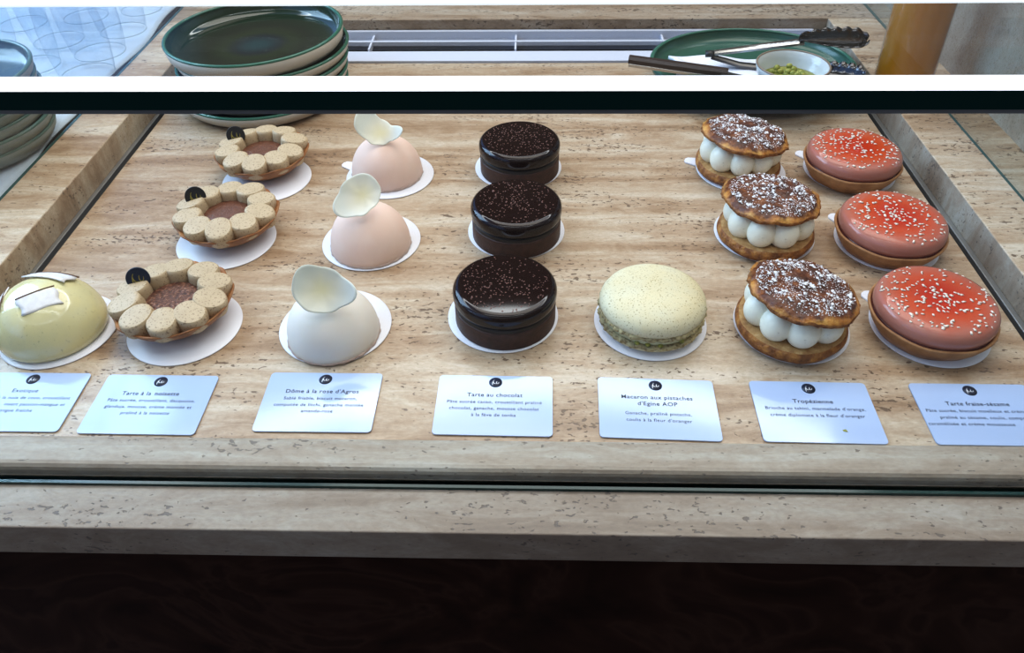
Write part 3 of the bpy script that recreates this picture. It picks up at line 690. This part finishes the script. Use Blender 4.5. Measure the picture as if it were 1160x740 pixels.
# ================================================================== cream filled brioches
def make_trop(loc, lab, seed, cap=(0, 0), tl=(0, 0)):
    t = empty('cream_brioche', loc, 0, lab, 'pastry', 'cream filled brioches')
    rg = lambda sd, amp: (lambda q, r, z: (r * (1 + amp * mnoise.noise(Vector((1.6 * math.cos(q) + sd, 1.6 * math.sin(q), z * 60)))), z + .0010 * mnoise.noise(Vector((2.5 * math.cos(q) * r * 30, 2.5 * math.sin(q) * r * 30, sd)))))
    mb = MB(); mb.lathe([(0, .0006), (.035, .0006), (.0398, .002), (.0418, .006), (.0414, .0098), (.0398, .0118)], 90, wob=rg(seed, .03)); mb.build('brioche_base', M['brioche'], t)
    mb = MB(); mb.lathe([(.0400, .0115), (.037, .0126), (.02, .0128), (0, .0128)], 90, wob=rg(seed, .03)); mb.build('base_crumb', M['crumb'], t)
    rnd = random.Random(seed)
    for k in range(9):
        th = 2 * PI * k / 9 + .18 + seed * .3
        b = .0120 * rnd.uniform(.96, 1.05)
        mb = MB(); mb.lathe([(0, -.0105)] + [(b * 1.02 * math.cos(a), b * 1.13 * math.sin(a)) for a in [-PI / 2 * .72 + PI * .86 * i / 14 for i in range(15)]] + [(0, .0120)], 28)
        o = mb.build('cream_ball', M['cream'], t); o.location = (.0272 * math.cos(th), .0272 * math.sin(th), .0232)
    mb = MB(); mb.lathe([(0, .013), (.016, .013), (.018, .022), (.015, .030), (0, .031)], 24); mb.build('cream_centre', M['cream'], t)
    # cap
    cp = MB()
    wc = lambda q, r, z: (r * (1 + .075 * mnoise.noise(Vector((1.5 * math.cos(q) + seed * 3, 1.5 * math.sin(q), 0))) + .03 * mnoise.noise(Vector((5 * math.cos(q), 5 * math.sin(q), seed)))) + .0012 * mnoise.noise(Vector((14 * math.cos(q), 14 * math.sin(q), z * 300))),
                          z + .0030 * mnoise.noise(Vector((r * math.cos(q) * 70, r * math.sin(q) * 70, seed * 2.))))
    cprof = [(0, .0), (.030, .0), (.0395, .0008), (.0425, .0025), (.0418, .0050), (.037, .0082), (.030, .0100), (.018, .0113), (0, .0118)]
    cp.lathe(cprof, 110, wob=wc)
    cp.mi = [1 if i < 110 * 4 else 0 for i in range(len(cp.f))]
    o = cp.build('brioche_cap', [M['brioche_top'], M['brioche']], t)
    o.location = (cap[0] - .0015, cap[1] + .001, .0330); o.rotation_euler = (tl[0], tl[1], 0)
    def zf(x, y):
        rr = math.hypot(x, y); q = math.atan2(y, x)
        for (r0, z0), (r1, z1) in zip(cprof[4:], cprof[5:]):
            if r1 <= rr <= r0:
                z = z0 + (z1 - z0) * (r0 - rr) / (r0 - r1); return (z + .0030 * mnoise.noise(Vector((x * 70, y * 70, seed * 2.))), x * 6, y * 6)
        return (.0118, 0, 0)
    g = MB(); blob(g, 1700, .0365, .00050, zf, seed + 20, .7, bias=.5, jz=.5); blob(g, 130, .0355, .0015, zf, seed + 40, .75, bias=.6, jz=.5)
    gg = g.build('sugar_grains', M['sugar'], o); tag(gg, kind='stuff')
    return t
make_trop((.1985, .4330, ZD), 'front cream filled brioche with sugared lid, nearest its card', 1, (.0035, .000), (math.radians(-4), math.radians(7)))
make_trop((.2060, .5540, ZD), 'middle cream filled brioche with sugared lid of the column', 2, (.0010, .004), (math.radians(-3), math.radians(2)))
make_trop((.2040, .6690, ZD), 'rearmost cream filled brioche with sugared lid of the column', 3, (.0035, .001), (math.radians(-3), math.radians(6)))

# ================================================================== strawberry sesame tarts
def make_straw(loc, lab, seed, rz=0):
    t = empty('strawberry_tart', loc, rz, lab, 'tart', 'red glazed strawberry tarts')
    mb = MB(); mb.lathe([(0, 0), (.0350, 0), (.0375, .0012), (.0425, .0085), (.0463, .0162), (.0462, .0174), (.0448, .0178), (.0438, .0165), (.040, .0130), (0, .013)], 110,
        wob=lambda q, r, z: (r * (1 + .004 * math.sin(5 * q + seed)), z + .0004 * math.sin(7 * q))); mb.build('crust', M['crust_light'], t)
    mb = MB(); mb.lathe([(0, .013), (.0435, .0155), (.0440, .0170), (.0425, .0180), (0, .0182)], 80); mb.build('jam_layer', M['jam'], t)
    mb = MB(); mb.lathe([(0, .0165), (.0415, .0165), (.0435, .0182), (.0441, .0215), (.0434, .0255), (.0412, .0288), (.0375, .0306), (.031, .0312), (.015, .0314), (0, .0314)], 110); mb.build('strawberry_glaze', M['straw'], t)
    def zf(x, y):
        rr = math.hypot(x, y)
        if rr < .031: return (.0314, 0, 0)
        if rr < .0375: return (.0312 - (rr - .031) * .09, x * 3, y * 3)
        return (.0306 - (rr - .0375) * .5, x * 14, y * 14)
    mb = MB(); blob(mb, 210, .0405, .00112, zf, seed, .55, elong=1.75, bias=.62, jz=.4); o = mb.build('sesame_seeds', M['sesame'], t); tag(o, kind='stuff')
    return t
make_straw((.3035, .4350, ZD), 'front red glazed tart with sesame seeds, nearest its card', 1)
make_straw((.3090, .5435, ZD), 'middle red glazed tart with sesame seeds of the right column', 2)
make_straw((.3120, .6600, ZD), 'rearmost red glazed tart with sesame seeds, beside the right ledge', 3)

# ================================================================== cards
def text_mesh(s, size, bold=0.0, spacing=1.05, align='CENTER'):
    cu = bpy.data.curves.new('t', 'FONT'); cu.body = s; cu.size = size; cu.align_x = align; cu.offset = bold; cu.space_character = spacing
    cu.resolution_u = 3
    o = bpy.data.objects.new('t', cu); C.objects.link(o)
    dg = bpy.context.evaluated_depsgraph_get(); dg.update()
    me = bpy.data.meshes.new_from_object(o.evaluated_get(dg)); 
    vs = [tuple(v.co) for v in me.vertices]; fs = [tuple(p.vertices) for p in me.polygons]
    bpy.data.objects.remove(o); bpy.data.curves.remove(cu); bpy.data.meshes.remove(me)
    return vs, fs
def lines(mb, items):
    for (s, x, y, size, bold, al) in items:
        vs, fs = text_mesh(s, size, bold, 1.08, al)
        mb.add([(a + x, b * (1.0 if bold > 0 else 1.16) + y, .0) for a, b, c in vs], fs)
CW, CH = .0822, .0555
def card(x, y, rz, lab, title, desc, split=None):
    t = empty('name_card', (x, y, .0004), rz, lab, 'card', 'pastry name cards')
    rr = .0030; pts = []
    for cx, cy, a0 in ((CW / 2 - rr, CH / 2 - rr, 0), (-CW / 2 + rr, CH / 2 - rr, 90), (-CW / 2 + rr, -CH / 2 + rr, 180), (CW / 2 - rr, -CH / 2 + rr, 270)):
        for k in range(6):
            a = math.radians(a0 + 18 * k); pts.append((cx + rr * math.cos(a), cy + rr * math.sin(a)))
    n = len(pts); mb = MB(); mb.add([(a, b, z) for z in (0, .0009) for a, b in pts], [(i, (i + 1) % n, (i + 1) % n + n, i + n) for i in range(n)] + [tuple(range(n, 2 * n)), tuple(range(n - 1, -1, -1))])
    mb.build('card_board', M['card'], t)
    mb = MB(); mb.lathe([(0, .0), (.0048, 0), (.0048, .00008), (0, .00008)], 36); o = mb.build('logo_disc', M['ink'], t); o.location = (0, CH / 2 - .0066, .00093)
    em = MB(); emblem(em, .0042, .00014, .10); em.build('logo_emblem', M['ink_white'], o)
    mb = MB(); lines(mb, title); o = mb.build('title_text', M['ink'], t); o.location = (0, 0, .00102)
    mb = MB(); lines(mb, desc); o = mb.build('description_text', M['ink'], t); o.location = (0, 0, .00102)
TS, DS = .00505, .00400
top = CH / 2
def T(s, yy, bold=.00005, x=0, al='CENTER'): return (s, x, top - yy, TS, bold, al)
def Dd(s, yy, x=0, al='CENTER'): return (s, x, top - yy, DS, .000008, al)
yc = .3510
card(-.3665, .3516, 0, 'name card reading Exotique, cut off at the far left', [T('Exotique', .0195, .00002, .0)],
     [Dd('à la noix de coco, croustillant', .0260, .0362, 'RIGHT'), Dd('insert passion-mangue et', .0322, .0352, 'RIGHT'), Dd('mangue fraîche', .0380, .0145, 'RIGHT')])
card(-.2709, .3503, -.006, 'name card reading Tarte à la noisette below the hazelnut tarts', [T('Tarte à la', .0200, .00004, -.0025, 'RIGHT'), T('noisette', .0200, .00007, .0000, 'LEFT')],
     [Dd('Pâte sucrée, croustillant, dacquoise,', .0262), Dd('gianduja, mousse, crème montée et', .0322), Dd('praliné à la noisette', .0380)])
card(-.1503, .3540, 0, 'name card reading Dôme à la rose d\'Agros below the dome cakes', [T('Dôme à la rose d\'Agros', .0200)],
     [Dd('Sablé friable, biscuit macaron,', .0264), Dd('compotée de litchi, ganache montée', .0325), Dd('amande-rose', .0383)])
card(-.0262, .3525, -.012, 'name card reading Tarte au chocolat below the chocolate tarts', [T('Tarte au chocolat', .0205)],
     [Dd('Pâte sucrée cacao, croustillant praliné', .0268), Dd('chocolat, ganache, mousse chocolat', .0328), Dd('à la fève de tonka', .0388)])
card(.0883, .3508, -.034, 'name card reading Macaron aux pistaches d\'Égine below the macaron', [T('Macaron aux pistaches', .0198), T('d\'Egine AOP', .0258)],
     [Dd('Ganache, praliné pistache,', .0345), Dd('coulis à la fleur d\'oranger', .0405)])
card(.1972, .3492, -.015, 'name card reading Tropézienne below the cream filled brioches', [T('Tropézienne', .0205, .00006)],
     [Dd('Brioche au tahini, marmelade d\'orange,', .0268), Dd('crème diplomate à la fleur d\'oranger', .0330)])
card(.3105, .3486, -.004, 'name card reading Tarte fraise-sésame, cut off at the right edge', [T('Tarte fraise-sésame', .0208)],
     [Dd('Pâte sucrée, biscuit moelleux et crème', .0270, -.0378, 'LEFT'), Dd('praliné au sésame, coulis, compotée', .0330, -.0305, 'LEFT'), Dd('caramélisée et crème mousseuse', .0388, -.0405, 'LEFT')])
# small leaf fragment lying on the brioche card
mb = MB(); mb.add([(0, 0, 0), (.0022, .0004, .0002), (.0030, -.0018, .0001), (.0003, -.0012, 0)], [(0, 1, 2, 3)]); o = mb.build('leaf_crumb', M['pistachio']); o.location = (.2105, .3325, .0016)
s_ = o.modifiers.new('s', 'SOLIDIFY'); s_.thickness = .0003
tag(o, 'tiny green leaf fragment lying on the Tropézienne card', 'leaf')

# ================================================================== light
wd = bpy.data.worlds.new('sky_and_room'); S.world = wd; wd.use_nodes = True; nt = wd.node_tree; nt.nodes.clear()
tc = N(nt, 'ShaderNodeTexCoord'); sp = N(nt, 'ShaderNodeSeparateXYZ'); L(nt, tc.outputs['Generated'], sp.inputs[0])
X, Y, Z = sp.outputs
# bright sky overhead above about 46 degrees, a dimmer room below it, bluish towards the left window
mask = ramp(nt, Z, [(.712, (0, 0, 0)), (.722, (1, 1, 1))])
cloud = noise(nt, tc.outputs['Generated'], 3.0, 5, .55)
streak = math_(nt, 'MULTIPLY', ramp(nt, Z, [(.735, (1, 1, 1)), (.750, (0, 0, 0))]), ramp(nt, noise(nt, tc.outputs['Generated'], 5, 3), [(.30, (0, 0, 0)), (.42, (1, 1, 1))]))
sky = mixc(nt, ramp(nt, cloud, [(.54, (0, 0, 0)), (.60, (1, 1, 1))]), (.50, .64, .95), (.86, .93, 1.0))
sky = mixc(nt, 1.0, sky, (.54, .57, .62), 'MULTIPLY')
sky = mixc(nt, streak, sky, (8, 8.2, 8.4))
leftw = math_(nt, 'MULTIPLY', ramp(nt, math_(nt, 'MULTIPLY', X, -1.), [(.38, (0, 0, 0)), (.47, (1, 1, 1))]), ramp(nt, Z, [(.10, (0, 0, 0)), (.25, (1, 1, 1))]))
back = ramp(nt, Y, [(-.25, (1, 1, 1)), (.15, (0, 0, 0))])
high = ramp(nt, Z, [(.80, (0, 0, 0)), (.92, (1, 1, 1))])
sky = mixc(nt, math_(nt, 'MULTIPLY', high, .62), sky, (.12, .12, .12))
sky = mixc(nt, math_(nt, 'MULTIPLY', back, .75), sky, (.06, .055, .05))
amb = mixc(nt, leftw, (.13, .12, .11), (.26, .48, 1.0))
amb = mixc(nt, ramp(nt, Z, [(-.2, (1, 1, 1)), (.1, (0, 0, 0))]), amb, (.05, .045, .04))
b1 = N(nt, 'ShaderNodeBackground'); L(nt, amb, b1.inputs[0]); b1.inputs[1].default_value = 1.0
b2 = N(nt, 'ShaderNodeBackground'); L(nt, sky, b2.inputs[0]); b2.inputs[1].default_value = 1.35
mx = N(nt, 'ShaderNodeMixShader'); L(nt, mask, mx.inputs[0]); L(nt, b1.outputs[0], mx.inputs[1]); L(nt, b2.outputs[0], mx.inputs[2])
wo = N(nt, 'ShaderNodeOutputWorld'); L(nt, mx.outputs[0], wo.inputs[0])
def area(name, loc, tgt, sx, sy, power, col):
    l = bpy.data.lights.new(name, 'AREA'); l.shape = 'RECTANGLE'; l.size = sx; l.size_y = sy; l.energy = power; l.color = col
    o = bpy.data.objects.new(name, l); C.objects.link(o); o.location = loc
    o.rotation_euler = (Vector(tgt) - Vector(loc)).to_track_quat('-Z', 'Y').to_euler(); return o
area('window_light', (-1.7, 1.15, 1.0), (-.1, .55, 0), 1.3, 1.2, 34, (.50, .73, 1.0))
area('overhead_softbox', (.3, 1.3, 2.4), (.1, .55, 0), 2.6, 1.6, 42, (1.0, .93, .84))  # added warm softbox overhead, an unseen helper for broad soft light
area('strip_lamp', (0, .15, 1.5), (0, .5, 0), 1.6, .03, 2.4, (.95, .98, 1.0))
area('strip_lamp', (0, .02, 1.5), (0, .5, 0), 1.6, .03, 2.0, (.95, .98, 1.0))

# ================================================================== camera
cam = bpy.data.cameras.new('camera'); co_ = bpy.data.objects.new('camera', cam); C.objects.link(co_)
Rv = Vector((0.9996, 0.0241, -0.0128)); Uv = Vector((-0.0069, 0.6765, 0.7364)); Fv = Vector((-0.0264, 0.736, -0.6765))
Fv.normalize(); Rv = (Rv - Fv * Rv.dot(Fv)).normalized(); Uv = Rv.cross(Fv)
mt = Matrix(((Rv.x, Uv.x, -Fv.x, 0), (Rv.y, Uv.y, -Fv.y, 0), (Rv.z, Uv.z, -Fv.z, .4), (0, 0, 0, 1)))
co_.matrix_world = mt
cam.sensor_width = 36; cam.lens = 36 * 852.6 / 1160; cam.clip_start = .01
S.camera = co_
